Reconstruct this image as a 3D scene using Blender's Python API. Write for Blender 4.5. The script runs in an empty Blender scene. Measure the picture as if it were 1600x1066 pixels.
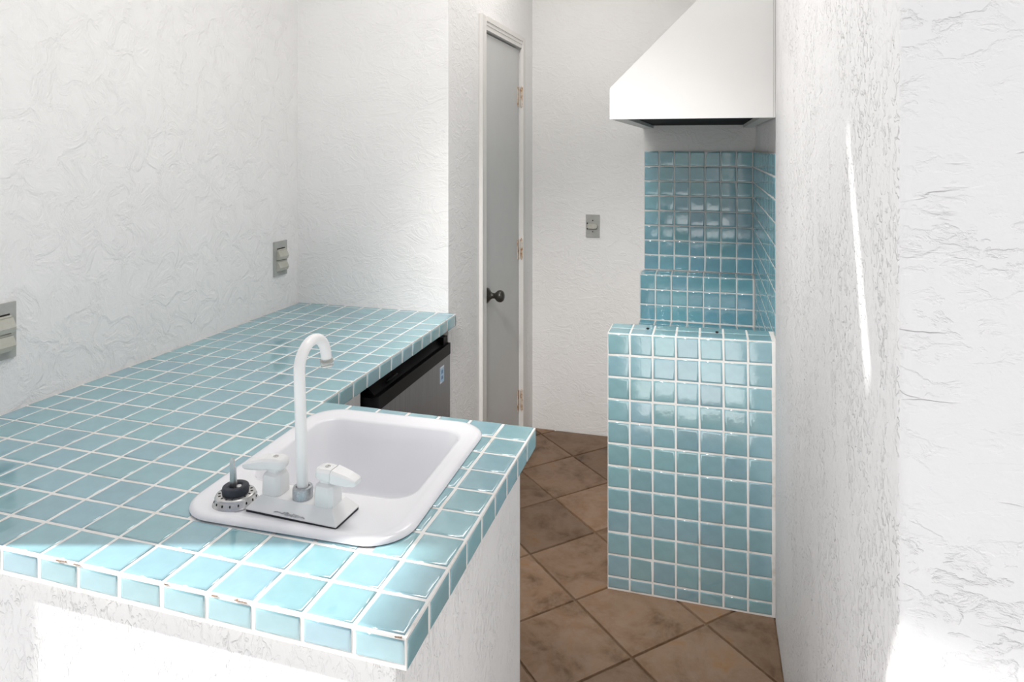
import bpy, bmesh, math, random
from mathutils import Vector, Matrix

random.seed(11)
S = bpy.context.scene
COL = S.collection

# ------------------------------------------------------------------ camera
P = 0.075                      # tile pitch
CT = 0.92                      # counter height
cam_d = bpy.data.cameras.new('camera')
cam = bpy.data.objects.new('camera', cam_d)
COL.objects.link(cam)
cam.location = (4.85 * P, -10.558 * P, CT + 8.2167 * P)
cam.rotation_euler = (math.pi / 2, 0, 0.2787)
cam_d.sensor_width = 36
cam_d.lens = 1072.3 * 36 / 1600
cam_d.shift_y = -(533 - 230) / 1600
cam_d.clip_start = 0.02
S.camera = cam

# ------------------------------------------------------------------ light, exposure
S.view_settings.view_transform = 'Standard'
S.view_settings.look = 'None'
S.view_settings.gamma = 1
S.view_settings.use_curve_mapping = False
S.view_settings.exposure = 0.77

SUN = Vector((3.5, 1.0, -2.6)).normalized()
sl = bpy.data.lights.new('sun', 'SUN')
sl.energy = 4.8
sl.angle = math.radians(1.0)
sl.color = (1.0, 0.985, 0.96)
so = bpy.data.objects.new('sun', sl)
COL.objects.link(so)
so.rotation_euler = SUN.to_track_quat('-Z', 'Y').to_euler()
so.location = (-6, -3, 6)

def fill_panel(name, loc, power, sx, sy):
    l = bpy.data.lights.new(name, 'AREA')
    l.shape = 'RECTANGLE'
    l.size, l.size_y = sx, sy
    l.energy = power
    l.color = (1.0, 0.97, 0.94)
    o = bpy.data.objects.new(name, l)
    COL.objects.link(o)
    o.location = loc
    return o
FILL_PANELS = [(-0.15, 0.72, 6.3), (-0.27, 2.0, 3.0)]  # unseen fill panels added to even out brightness in the bar
for lx, ly, lw in FILL_PANELS:
    fill_panel('fill_light', (lx, ly, 2.655), lw, 0.55, 0.55)

# fill spot added out of view under the roof edge, brightening the back
FILL_AT, FILL_TO = Vector((-0.10, -0.45, 2.58)), Vector((0.06, 1.9, 0.70))
fl_d = bpy.data.lights.new('fill_spot', 'SPOT')
fl_d.energy = 138
fl_d.color = (1.0, 0.98, 0.96)
fl_d.spot_size = math.radians(46)
fl_d.spot_blend = 1.0
fl_d.shadow_soft_size = 0.16
fl_o = bpy.data.objects.new('fill_spot', fl_d)
COL.objects.link(fl_o)
fl_o.location = FILL_AT
fl_o.rotation_euler = (FILL_TO - FILL_AT).to_track_quat('-Z', 'Y').to_euler()

W = bpy.data.worlds.new('sky')
S.world = W
W.use_nodes = True
wn = W.node_tree.nodes
wl = W.node_tree.links
wn.clear()
w_out = wn.new('ShaderNodeOutputWorld')
w_bg = wn.new('ShaderNodeBackground')
w_tc = wn.new('ShaderNodeTexCoord')
w_sep = wn.new('ShaderNodeSeparateXYZ')
w_map = wn.new('ShaderNodeMapRange')
w_map.inputs[1].default_value = -1
w_map.inputs[2].default_value = 1
w_rmp = wn.new('ShaderNodeValToRGB')
w_rmp.color_ramp.elements[0].position = 0.48
w_rmp.color_ramp.elements[0].color = (0.55, 0.54, 0.52, 1)
w_rmp.color_ramp.elements[1].position = 1.0
w_rmp.color_ramp.elements[1].color = (0.70, 0.77, 1.0, 1)
e = w_rmp.color_ramp.elements.new(0.52)
e.color = (1.0, 1.0, 1.0, 1)
wl.new(w_tc.outputs['Generated'], w_sep.inputs[0])
wl.new(w_sep.outputs['Z'], w_map.inputs[0])
wl.new(w_map.outputs[0], w_rmp.inputs[0])
wl.new(w_rmp.outputs[0], w_bg.inputs[0])
w_bg.inputs[1].default_value = 0.28
wl.new(w_bg.outputs[0], w_out.inputs[0])

# ------------------------------------------------------------------ materials
def new_mat(name, color, rough=0.6, metal=0.0, spec=0.5, coat=0.0):
    m = bpy.data.materials.new(name)
    m.use_nodes = True
    b = m.node_tree.nodes['Principled BSDF']
    b.inputs['Base Color'].default_value = (*color, 1)
    b.inputs['Roughness'].default_value = rough
    b.inputs['Metallic'].default_value = metal
    b.inputs['Specular IOR Level'].default_value = spec
    b.inputs['Coat Weight'].default_value = coat
    return m

def nd(m, t, **kw):
    n = m.node_tree.nodes.new(t)
    for k, v in kw.items():
        if k in n.inputs:
            n.inputs[k].default_value = v
        else:
            setattr(n, k, v)
    return n

def lk(m, a, b):
    m.node_tree.links.new(a, b)

def bsdf(m):
    return m.node_tree.nodes['Principled BSDF']

def coords(m, scale=(1, 1, 1), rot=(0, 0, 0)):
    tc = nd(m, 'ShaderNodeTexCoord')
    mp = nd(m, 'ShaderNodeMapping')
    mp.inputs['Scale'].default_value = scale
    mp.inputs['Rotation'].default_value = rot
    lk(m, tc.outputs['Object'], mp.inputs['Vector'])
    return mp.outputs[0]

def noise(m, vec, scale, detail=4, rough=0.55, dist=0.0):
    n = nd(m, 'ShaderNodeTexNoise')
    n.inputs['Scale'].default_value = scale
    n.inputs['Detail'].default_value = detail
    n.inputs['Roughness'].default_value = rough
    n.inputs['Distortion'].default_value = dist
    lk(m, vec, n.inputs['Vector'])
    return n.outputs['Fac']

def ramp(m, fac, stops):
    r = nd(m, 'ShaderNodeValToRGB')
    el = r.color_ramp.elements
    while len(el) < len(stops):
        el.new(0.5)
    for q, (p, c) in zip(el, stops):
        q.position = p
        q.color = (c, c, c, 1) if isinstance(c, (int, float)) else (*c, 1)
    lk(m, fac, r.inputs[0])
    return r.outputs[0]

def math_(m, op, a, b):
    n = nd(m, 'ShaderNodeMath', operation=op)
    for i, v in enumerate((a, b)):
        if isinstance(v, (int, float)):
            n.inputs[i].default_value = v
        else:
            lk(m, v, n.inputs[i])
    return n.outputs[0]

def mix_col(m, fac, a, b, mode='MIX'):
    n = nd(m, 'ShaderNodeMix', data_type='RGBA', blend_type=mode)
    for sock, v in ((n.inputs[0], fac), (n.inputs[6], a), (n.inputs[7], b)):
        if isinstance(v, (int, float)):
            sock.default_value = v
        elif isinstance(v, tuple):
            sock.default_value = (*v, 1)
        else:
            lk(m, v, sock)
    return n.outputs[2]

def bump(m, height, dist, strength=1.0):
    n = nd(m, 'ShaderNodeBump')
    n.inputs['Strength'].default_value = strength
    n.inputs['Distance'].default_value = dist
    lk(m, height, n.inputs['Height'])
    lk(m, n.outputs[0], bsdf(m).inputs['Normal'])

def plaster(name, color, kind):
    m = new_mat(name, color, 0.62, spec=0.3)
    if kind == 'swirl':            # skip-trowel swirls
        v = coords(m, (1, 1, 1))
        a = ramp(m, noise(m, v, 13, 7, 0.60, 0.7), [(0.40, 0), (0.52, 1), (0.56, 0.8), (0.72, 0.35)])
        b = noise(m, coords(m, (1, 1, 0.7), (0.5, 0.4, 0)), 30, 6, 0.65, 0.8)
        h = math_(m, 'ADD', a, math_(m, 'MULTIPLY', b, 0.9))
        bump(m, h, 0.0040, 0.55)
    elif kind == 'fine':           # flatter trowelled
        v = coords(m, (1, 1, 1.6))
        a = noise(m, v, 22, 6, 0.62, 1.2)
        b = ramp(m, noise(m, v, 7, 6, 0.6, 1.5), [(0.46, 0), (0.52, 1), (0.56, 0.3)])
        h = math_(m, 'ADD', a, math_(m, 'MULTIPLY', b, 0.5))
        bump(m, h, 0.004, 0.5)
    elif kind == 'streak':         # vertical dragged stucco
        v = coords(m, (1, 1, 0.5))
        a = ramp(m, noise(m, v, 95, 4, 0.55, 0.7), [(0.50, 0), (0.57, 1)])
        b = noise(m, v, 150, 3, 0.5, 0.3)
        c = ramp(m, noise(m, coords(m, (1, 1, 0.6)), 11, 4, 0.5, 1.0), [(0.45, 0.25), (0.6, 1)])
        h = math_(m, 'ADD', math_(m, 'MULTIPLY', a, c), math_(m, 'MULTIPLY', b, 0.25))
        bump(m, h, 0.0035, 0.6)
    m_col = ramp(m, noise(m, coords(m), 3.0, 5, 0.6), [(0.3, tuple(c * 0.97 for c in color)), (0.7, color)])
    lk(m, m_col, bsdf(m).inputs['Base Color'])
    return m

M_PL_LEFT = plaster('plaster_left', (0.885, 0.873, 0.868), 'swirl')
M_PL_INNER = plaster('plaster_inner', (0.905, 0.892, 0.885), 'fine')
M_PL_BACK = plaster('plaster_back', (0.90, 0.89, 0.88), 'fine')
M_PL_COUNTER = plaster('plaster_counter', (0.90, 0.89, 0.885), 'streak')

# near right wall: dragged streaks on the side, knockdown ridges and hairline cracks on the end
def right_plaster():
    m = new_mat('plaster_right', (0.89, 0.88, 0.885), 0.6, spec=0.3)
    geo = nd(m, 'ShaderNodeNewGeometry')
    sep = nd(m, 'ShaderNodeSeparateXYZ')
    lk(m, geo.outputs['True Normal'], sep.inputs[0])
    end = math_(m, 'LESS_THAN', sep.outputs['Y'], -0.6)
    v = coords(m, (1, 1, 0.8))
    a = ramp(m, noise(m, v, 85, 3, 0.5, 0.6), [(0.53, 0), (0.59, 1)])
    c = ramp(m, noise(m, coords(m, (1, 1, 0.5)), 9, 4, 0.5, 1.0), [(0.42, 0.15), (0.58, 1)])
    side_h = math_(m, 'ADD', math_(m, 'MULTIPLY', a, c),
                   math_(m, 'MULTIPLY', noise(m, v, 150, 3, 0.5, 0.3), 0.25))
    v2 = coords(m, (1, 1, 1.9), (0, 0.28, 0))
    k = ramp(m, noise(m, v2, 24, 6, 0.6, 0.35), [(0.50, 0.0), (0.57, 0.9), (0.60, 0.7), (0.75, 0.6)])
    vo = nd(m, 'ShaderNodeTexVoronoi', feature='DISTANCE_TO_EDGE')
    vo.inputs['Scale'].default_value = 5.5
    wob = nd(m, 'ShaderNodeTexNoise')
    wob.inputs['Scale'].default_value = 16
    wob.inputs['Detail'].default_value = 5
    vadd = nd(m, 'ShaderNodeVectorMath', operation='MULTIPLY_ADD')
    vadd.inputs[1].default_value = (0.10, 0.10, 0.10)
    v3 = coords(m, (0.34, 0.34, 1.7), (0, -0.18, 0))
    lk(m, v3, wob.inputs['Vector'])
    lk(m, wob.outputs['Color'], vadd.inputs[0])
    lk(m, v3, vadd.inputs[2])
    lk(m, vadd.outputs[0], vo.inputs['Vector'])
    gate = ramp(m, noise(m, coords(m), 7, 2), [(0.53, 0), (0.60, 1)])
    crack = math_(m, 'MULTIPLY', ramp(m, vo.outputs['Distance'], [(0.0, 1), (0.013, 0)]), gate)
    end_h = math_(m, 'SUBTRACT', math_(m, 'ADD', math_(m, 'MULTIPLY', math_(m, 'MULTIPLY', k, ramp(m, noise(m, coords(m), 5, 3), [(0.45, 0.1), (0.62, 1)])), 0.5),
                  math_(m, 'MULTIPLY', noise(m, coords(m), 90, 3), 0.15)), math_(m, 'MULTIPLY', crack, 0.45))
    mixh = nd(m, 'ShaderNodeMix', data_type='FLOAT')
    lk(m, end, mixh.inputs[0])
    lk(m, side_h, mixh.inputs[2])
    lk(m, math_(m, 'MULTIPLY', end_h, 0.7), mixh.inputs[3])
    bump(m, mixh.outputs[0], 0.0052, 0.8)
    stain = math_(m, 'MULTIPLY', math_(m, 'MULTIPLY', crack, end), 0.25)
    lk(m, mix_col(m, stain, (0.89, 0.88, 0.885), (0.45, 0.43, 0.45)), bsdf(m).inputs['Base Color'])
    return m
M_PL_RIGHT = right_plaster()

def tile_mat(name, base, vary=0.06):
    m = new_mat(name, base, 0.09, spec=0.5)
    bsdf(m).inputs['IOR'].default_value = 2.5
    oi = nd(m, 'ShaderNodeObjectInfo')
    hs = nd(m, 'ShaderNodeHueSaturation')
    hs.inputs['Color'].default_value = (*base, 1)
    mr = nd(m, 'ShaderNodeMapRange')
    mr.inputs[3].default_value = 1 - vary
    mr.inputs[4].default_value = 1 + vary
    lk(m, oi.outputs['Random'], mr.inputs[0])
    lk(m, mr.outputs[0], hs.inputs['Value'])
    ml = math_(m, 'FRACT', math_(m, 'MULTIPLY', oi.outputs['Random'], 17.3), 0)
    mr2 = nd(m, 'ShaderNodeMapRange')
    mr2.inputs[3].default_value = 0.49
    mr2.inputs[4].default_value = 0.512
    lk(m, ml, mr2.inputs[0])
    lk(m, mr2.outputs[0], hs.inputs['Hue'])
    n = ramp(m, noise(m, coords(m), 25, 3), [(0.3, 0.94), (0.7, 1.04)])
    lk(m, mix_col(m, 1.0, hs.outputs[0], n, 'MULTIPLY'), bsdf(m).inputs['Base Color'])
    bump(m, noise(m, coords(m), 30, 2), 0.0012, 0.35)
    return m
M_TILE = tile_mat('glazed_tile', (0.235, 0.430, 0.485))
M_TILE_SHADE = tile_mat('glazed_tile_shaded', (0.165, 0.415, 0.50))  # same tile, darkened in colour for the shade behind the barbecue

def grout_mat():
    m = new_mat('grout', (0.78, 0.77, 0.74), 0.8, spec=0.25)
    n = noise(m, coords(m), 14, 6, 0.65)
    lk(m, ramp(m, n, [(0.28, (0.62, 0.57, 0.50)), (0.42, (0.78, 0.76, 0.73)), (0.7, (0.83, 0.83, 0.82))]),
       bsdf(m).inputs['Base Color'])
    bump(m, noise(m, coords(m), 160, 3), 0.001, 0.5)
    return m
M_GROUT = grout_mat()

def terracotta():
    m = new_mat('terracotta', (0.2, 0.12, 0.07), 0.5, spec=0.35)
    oi = nd(m, 'ShaderNodeObjectInfo')
    tc = nd(m, 'ShaderNodeTexCoord')
    off = nd(m, 'ShaderNodeVectorMath', operation='ADD')
    sc = nd(m, 'ShaderNodeVectorMath', operation='SCALE')
    comb = nd(m, 'ShaderNodeCombineXYZ')
    lk(m, oi.outputs['Random'], comb.inputs[0])
    lk(m, oi.outputs['Random'], comb.inputs[1])
    lk(m, comb.outputs[0], sc.inputs[0])
    sc.inputs['Scale'].default_value = 31
    lk(m, tc.outputs['Object'], off.inputs[0])
    lk(m, sc.outputs[0], off.inputs[1])
    v = off.outputs[0]
    n1 = noise(m, v, 6, 5, 0.6, 0.6)
    n2 = noise(m, v, 22, 6, 0.65, 0.3)
    c1 = ramp(m, n1, [(0.32, (0.115, 0.060, 0.028)), (0.46, (0.235, 0.138, 0.078)),
                      (0.58, (0.290, 0.185, 0.120)), (0.72, (0.290, 0.145, 0.050))])
    c2 = mix_col(m, ramp(m, n2, [(0.42, 0.0), (0.66, 0.6)]), c1, (0.31, 0.215, 0.150))
    hs = nd(m, 'ShaderNodeHueSaturation')
    mr = nd(m, 'ShaderNodeMapRange')
    mr.inputs[3].default_value = 0.58
    mr.inputs[4].default_value = 1.0
    lk(m, oi.outputs['Random'], mr.inputs[0])
    lk(m, mr.outputs[0], hs.inputs['Value'])
    lk(m, c2, hs.inputs['Color'])
    lk(m, hs.outputs[0], bsdf(m).inputs['Base Color'])
    bump(m, math_(m, 'ADD', n2, math_(m, 'MULTIPLY', n1, 1.5)), 0.003, 0.45)
    return m
M_TERRA = terracotta()

def speck(name, c1, c2, scale, rough):
    m = new_mat(name, c1, rough)
    lk(m, ramp(m, noise(m, coords(m), scale, 6, 0.65), [(0.35, c1), (0.65, c2)]), bsdf(m).inputs['Base Color'])
    return m
M_JOINT = speck('floor_joint', (0.13, 0.085, 0.05), (0.24, 0.16, 0.10), 30, 0.9)
M_PATIO = speck('patio_concrete', (0.77, 0.765, 0.745), (0.83, 0.825, 0.81), 4, 0.85)
M_REFLECT_WALL = speck('reflected_wall', (0.60, 0.64, 0.58), (0.70, 0.73, 0.68), 2, 0.9)
M_DOOR = speck('door_paint', (0.60, 0.60, 0.59), (0.63, 0.63, 0.62), 3, 0.45)
M_TRIM = speck('trim_paint', (0.78, 0.76, 0.73), (0.82, 0.80, 0.77), 5, 0.4)
M_CEIL = speck('ceiling_paint', (0.80, 0.79, 0.76), (0.83, 0.82, 0.80), 3, 0.8)
M_HOOD = speck('hood_enamel', (0.72, 0.71, 0.70), (0.75, 0.74, 0.73), 2, 0.35)
M_HOOD_IN = speck('hood_lip_metal', (0.50, 0.50, 0.48), (0.60, 0.59, 0.56), 20, 0.4)
M_BLACK = speck('hood_black', (0.006, 0.005, 0.005), (0.014, 0.012, 0.011), 8, 0.7)  # near-black for the plate in the hood underside
bsdf(M_BLACK).inputs['Specular IOR Level'].default_value = 0.08
M_BPLASTIC = speck('black_plastic', (0.004, 0.004, 0.005), (0.007, 0.007, 0.008), 6, 0.42)
bsdf(M_BPLASTIC).inputs['Specular IOR Level'].default_value = 0.18
M_KNOB = speck('oiled_bronze', (0.020, 0.019, 0.017), (0.035, 0.033, 0.028), 40, 0.32)
M_ENAMEL = new_mat('sink_enamel', (0.83, 0.83, 0.86), 0.14, spec=0.5)
lk(M_ENAMEL, ramp(M_ENAMEL, noise(M_ENAMEL, coords(M_ENAMEL), 5, 3), [(0.3, (0.81, 0.81, 0.84)), (0.7, (0.85, 0.85, 0.88))]),
   bsdf(M_ENAMEL).inputs['Base Color'])
M_FAUCET = speck('faucet_white', (0.88, 0.875, 0.87), (0.91, 0.905, 0.90), 6, 0.28)
M_RUBBER = speck('dark_rubber', (0.022, 0.026, 0.038), (0.045, 0.050, 0.065), 60, 0.55)
M_GASKET = speck('gasket_dark', (0.012, 0.013, 0.02), (0.02, 0.02, 0.03), 60, 0.6)
M_HOLE = speck('hole_dark', (0.008, 0.007, 0.006), (0.015, 0.012, 0.01), 50, 0.8)
M_RUST = new_mat('rusty_hinge', (0.7, 0.66, 0.6), 0.55)
lk(M_RUST, ramp(M_RUST, noise(M_RUST, coords(M_RUST), 48, 4), [(0.42, (0.72, 0.68, 0.62)), (0.52, (0.66, 0.52, 0.40)), (0.64, (0.36, 0.18, 0.07))]), bsdf(M_RUST).inputs['Base Color'])
M_SCRATCH = speck('bare_metal_scratch', (0.26, 0.26, 0.28), (0.56, 0.56, 0.58), 220, 0.5)
M_PLATE = speck('grey_cover_plate', (0.36, 0.36, 0.34), (0.44, 0.44, 0.42), 14, 0.45)
M_LID = speck('aged_cover_lid', (0.44, 0.43, 0.37), (0.52, 0.51, 0.46), 20, 0.45)
M_STICK = speck('pale_blue_sticker', (0.42, 0.60, 0.78), (0.46, 0.63, 0.80), 30, 0.5)
M_STICK_D = speck('blue_print', (0.16, 0.28, 0.48), (0.20, 0.32, 0.52), 30, 0.5)
M_STICK_W = speck('white_print', (0.78, 0.78, 0.78), (0.84, 0.84, 0.84), 30, 0.5)
M_SCUFF = speck('chipped_grout', (0.22, 0.14, 0.09), (0.36, 0.24, 0.16), 60, 0.8)

def brushed(name, c, rough, axis):
    m = new_mat(name, c, rough, 1.0)
    sc = [60, 60, 60]
    sc[axis] = 0.8
    n = noise(m, coords(m, tuple(sc)), 6, 3)
    lk(m, ramp(m, n, [(0.3, tuple(q * 0.8 for q in c)), (0.7, tuple(min(1, q * 1.15) for q in c))]), bsdf(m).inputs['Base Color'])
    lk(m, ramp(m, n, [(0.3, rough * 0.8), (0.7, rough * 1.2)]), bsdf(m).inputs['Roughness'])
    return m
M_STEEL = brushed('brushed_steel', (0.34, 0.35, 0.365), 0.38, 2)
M_CHROME = speck('worn_chrome', (0.58, 0.57, 0.55), (0.70, 0.70, 0.71), 40, 0.25)
bsdf(M_CHROME).inputs['Metallic'].default_value = 0.9
M_ZINC = brushed('dull_zinc', (0.50, 0.52, 0.55), 0.42, 1)
M_CLEAR = new_mat('clear_plastic', (0.92, 0.94, 0.92), 0.12)
bsdf(M_CLEAR).inputs['Transmission Weight'].default_value = 0.75
bsdf(M_CLEAR).inputs['IOR'].default_value = 1.4
lk(M_CLEAR, ramp(M_CLEAR, noise(M_CLEAR, coords(M_CLEAR), 80, 2), [(0.3, 0.08), (0.7, 0.2)]), bsdf(M_CLEAR).inputs['Roughness'])

# ------------------------------------------------------------------ mesh helpers
def link(name, me, mat=None, parent=None, smooth=False):
    if mat is not None:
        me.materials.clear()
        me.materials.append(mat)
    if smooth:
        for p in me.polygons:
            p.use_smooth = True
    o = bpy.data.objects.new(name, me)
    COL.objects.link(o)
    if parent is not None:
        o.parent = parent
    return o

def bm_obj(name, bm, mat, parent=None, smooth=False, sharp=None):
    bmesh.ops.recalc_face_normals(bm, faces=bm.faces)
    me = bpy.data.meshes.new(name)
    bm.to_mesh(me)
    bm.free()
    o = link(name, me, mat, parent, smooth)
    if smooth and sharp is not None:
        me.set_sharp_from_angle(angle=math.radians(sharp))
    return o

def empty(name, loc, label=None, cat=None, group=None, rotz=0):
    o = bpy.data.objects.new(name, None)
    o.empty_display_size = 0.05
    COL.objects.link(o)
    o.location = loc
    o.rotation_euler = (0, 0, rotz)
    if label:
        o['label'] = label
    if cat:
        o['category'] = cat
    if group:
        o['group'] = group
    return o

def struct(o):
    o['kind'] = 'structure'
    return o

def box(bm, x0, x1, y0, y1, z0, z1):
    vs = [bm.verts.new((x, y, z)) for z in (z0, z1) for x, y in ((x0, y0), (x1, y0), (x1, y1), (x0, y1))]
    for f in ((0, 3, 2, 1), (4, 5, 6, 7), (0, 1, 5, 4), (1, 2, 6, 5), (2, 3, 7, 6), (3, 0, 4, 7)):
        bm.faces.new([vs[i] for i in f])
    return vs

def prism(bm, poly, z0, z1, axis='z'):
    """extrude a 2-D polygon; axis z: (x,y)->z ; axis y: (x,z) along y ; axis x: (y,z) along x"""
    def pt(a, b, c):
        return {'z': (a, b, c), 'y': (a, c, b), 'x': (c, a, b)}[axis]
    lo = [bm.verts.new(pt(a, b, z0)) for a, b in poly]
    hi = [bm.verts.new(pt(a, b, z1)) for a, b in poly]
    n = len(poly)
    bm.faces.new(lo[::-1])
    bm.faces.new(hi)
    for i in range(n):
        j = (i + 1) % n
        bm.faces.new((lo[i], lo[j], hi[j], hi[i]))

def bevel(bm, w, seg=2, angle=30):
    es = [e for e in bm.edges if len(e.link_faces) == 2 and e.calc_face_angle(0) > math.radians(angle)]
    if es:
        bmesh.ops.bevel(bm, geom=es, offset=w, segments=seg, profile=0.5, affect='EDGES')

def loft(bm, loops, cap0=True, cap1=True):
    rows = [[bm.verts.new(p) for p in lp] for lp in loops]
    n = len(rows[0])
    for a, b in zip(rows[:-1], rows[1:]):
        for i in range(n):
            j = (i + 1) % n
            bm.faces.new((a[i], a[j], b[j], b[i]))
    if cap0:
        bm.faces.new(rows[0][::-1])
    if cap1:
        bm.faces.new(rows[-1])
    return rows

def lathe(bm, prof, seg=24, center=(0, 0, 0), axis='z'):
    def pt(r, h, a):
        x, y = r * math.cos(a), r * math.sin(a)
        v = {'z': (x, y, h), 'x': (h, x, y), 'y': (x, h, y)}[axis]
        return (v[0] + center[0], v[1] + center[1], v[2] + center[2])
    loft(bm, [[pt(max(r, 1e-5), h, 2 * math.pi * i / seg) for i in range(seg)] for r, h in prof])

def sweep(bm, pts, radii, seg=14, caps=True):
    pts = [Vector(p) for p in pts]
    loops = []
    t0 = (pts[1] - pts[0]).normalized()
    up = Vector((1, 0, 0)) if abs(t0.x) < 0.8 else Vector((0, 1, 0))
    n = t0.cross(up).normalized()
    for i, p in enumerate(pts):
        t = (pts[min(i + 1, len(pts) - 1)] - pts[max(i - 1, 0)]).normalized()
        n = (n - t * n.dot(t)).normalized()
        b = t.cross(n)
        r = radii[i] if isinstance(radii, (list, tuple)) else radii
        loops.append([tuple(p + (n * math.cos(2 * math.pi * k / seg) + b * math.sin(2 * math.pi * k / seg)) * r) for k in range(seg)])
    loft(bm, loops, caps, caps)

def rrect(x0, x1, y0, y1, r, z, n=6):
    out = []
    for cx, cy, a0 in ((x1 - r, y1 - r, 0), (x0 + r, y1 - r, 90), (x0 + r, y0 + r, 180), (x1 - r, y0 + r, 270)):
        for k in range(n + 1):
            a = math.radians(a0 + 90 * k / n)
            out.append((cx + r * math.cos(a), cy + r * math.sin(a), z))
    return out

# glazed tile: local z is the outward normal, surface at z=0, pillowed edge
TILE_CACHE = {}
def tile_mesh(w, h, mat):
    key = (round(w, 4), round(h, 4), mat.name)
    if key in TILE_CACHE:
        return TILE_CACHE[key]
    bm = bmesh.new()
    loops = []
    for ins, z in ((0.0003, -0.0060), (0.0, -0.0022), (0.0010, -0.0009), (0.0035, -0.0002), (0.0075, 0.0)):
        a, b = w / 2 - ins, h / 2 - min(ins, h * 0.3)
        loops.append([(-a, -b, z), (a, -b, z), (a, b, z), (-a, b, z)])
    loft(bm, loops)
    bmesh.ops.recalc_face_normals(bm, faces=bm.faces)
    me = bpy.data.meshes.new('tile')
    bm.to_mesh(me)
    bm.free()
    me.materials.append(mat)
    for p in me.polygons:
        p.use_smooth = True
    TILE_CACHE[key] = me
    return me

def put_tile(name, parent, center, u, v, w, h, mat, jit=1.0):
    """tile centred at world `center`, u/v = in-plane axes, outward normal u x v"""
    o = bpy.data.objects.new(name, tile_mesh(w, h, mat))
    COL.objects.link(o)
    o.parent = parent
    u = Vector(u).normalized()
    n = u.cross(Vector(v)).normalized()
    v = n.cross(u)
    R = Matrix((u, v, n)).transposed().to_4x4()
    J = (Matrix.Rotation(math.radians(random.gauss(0, 0.32) * jit), 4, 'X') @
         Matrix.Rotation(math.radians(random.gauss(0, 0.32) * jit), 4, 'Y') @
         Matrix.Rotation(math.radians(random.gauss(0, 0.25) * jit), 4, 'Z'))
    c = Vector(center) - Vector(parent.location) + n * random.uniform(-0.0004, 0.0004)
    o.matrix_local = Matrix.Translation(c) @ R @ J
    return o

# ================================================================== SETTING
XL = -1.205          # left wall face
YB = 2.86            # back wall face
YC = 1.594           # inner (closet) wall face
XD = -0.565          # door wall face
XR = 0.574           # right wall face (near part)
ZC = 2.70            # ceiling

# floor slab with joint colour; terracotta tiles are its children
bm = bmesh.new()
box(bm, XL - 0.1, 1.2, -0.13, YB + 0.1, -0.12, -0.007)
floor = struct(bm_obj('floor', bm, M_JOINT))
floor['label'] = 'terracotta tiled floor laid on the diagonal'

def clip_poly(poly, x0, x1, y0, y1):
    for ax, lim, sgn in ((0, x0, 1), (0, x1, -1), (1, y0, 1), (1, y1, -1)):
        out = []
        for i in range(len(poly)):
            a, b = poly[i], poly[(i + 1) % len(poly)]
            da, db = (a[ax] - lim) * sgn, (b[ax] - lim) * sgn
            if da >= 0:
                out.append(a)
            if da * db < 0:
                t = da / (da - db)
                out.append((a[0] + (b[0] - a[0]) * t, a[1] + (b[1] - a[1]) * t))
        poly = out
        if not poly:
            return []
    return poly

def poly_area(p):
    return abs(sum(p[i][0] * p[(i + 1) % len(p)][1] - p[(i + 1) % len(p)][0] * p[i][1] for i in range(len(p)))) / 2

d = 0.2135
for i in range(-9, 10):
    for j in range(-9, 10):
        cx = -0.071 + (i + j) * d
        cy = 1.506 + d + (i - j) * d
        g = d - 0.0050
        diamond = [(cx, cy - g), (cx + g, cy), (cx, cy + g), (cx - g, cy)]
        pl = clip_poly(diamond, XD + 0.012, XR - 0.004, -0.12, YB - 0.008)
        if len(pl) < 3 or poly_area(pl) < 0.0015:
            continue
        mx = sum(p[0] for p in pl) / len(pl)
        my = sum(p[1] for p in pl) / len(pl)
        bm = bmesh.new()
        lay = []
        for s, z in ((1.0, -0.014), (1.0, -0.0045), (0.988, -0.0008), (0.955, 0.0)):
            lay.append([(mx + (x - mx) * s - mx, my + (y - my) * s - my, z) for x, y in pl])
        loft(bm, lay)
        o = bm_obj('floor_tile', bm, M_TERRA, floor, smooth=True, sharp=50)
        o.location = (mx, my, random.uniform(-0.0012, 0.0006))
        o.rotation_euler = (random.gauss(0, 0.003), random.gauss(0, 0.003), 0)

# sunlit patio outside the bar
bm = bmesh.new()
box(bm, -14, 14, -16, -0.135, -0.15, -0.02)
struct(bm_obj('ground', bm, M_PATIO))['label'] = 'pale concrete patio in front of the bar'

bm = bmesh.new()
box(bm, -14, 14, -10.3, -10.0, -0.05, 2.3)  # unseen wall added as something for the tiles to reflect
struct(bm_obj('wall_front', bm, M_REFLECT_WALL))['label'] = 'unseen sage-green wall added across the patio for tile reflections'

bm = bmesh.new()
box(bm, XL - 0.12, XL, -0.136, YB + 0.12, -0.1, ZC)
struct(bm_obj('wall_left', bm, M_PL_LEFT))['label'] = 'white skip-trowel plaster wall above the long counter'

bm = bmesh.new()
box(bm, XL - 0.12, 1.2, YB, YB + 0.12, -0.1, ZC)
struct(bm_obj('wall_back', bm, M_PL_BACK))['label'] = 'white plaster back wall beside the door'

# inner wall: closet front plus door wall with its opening
bm = bmesh.new()
DY0, DY1, DZ = 2.012, 2.604, 2.045
prism(bm, [(XL, YC), (XD, YC), (XD, DY0), (XD - 0.10, DY0), (XD - 0.10, YC + 0.1), (XL, YC + 0.1)], -0.1, ZC)
box(bm, XD - 0.10, XD, DY1, YB, -0.1, ZC)
box(bm, XD - 0.10, XD, DY0, DY1, DZ, ZC)
struct(bm_obj('wall_inner', bm, M_PL_INNER))['label'] = 'white plaster wall with the narrow door'

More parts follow.
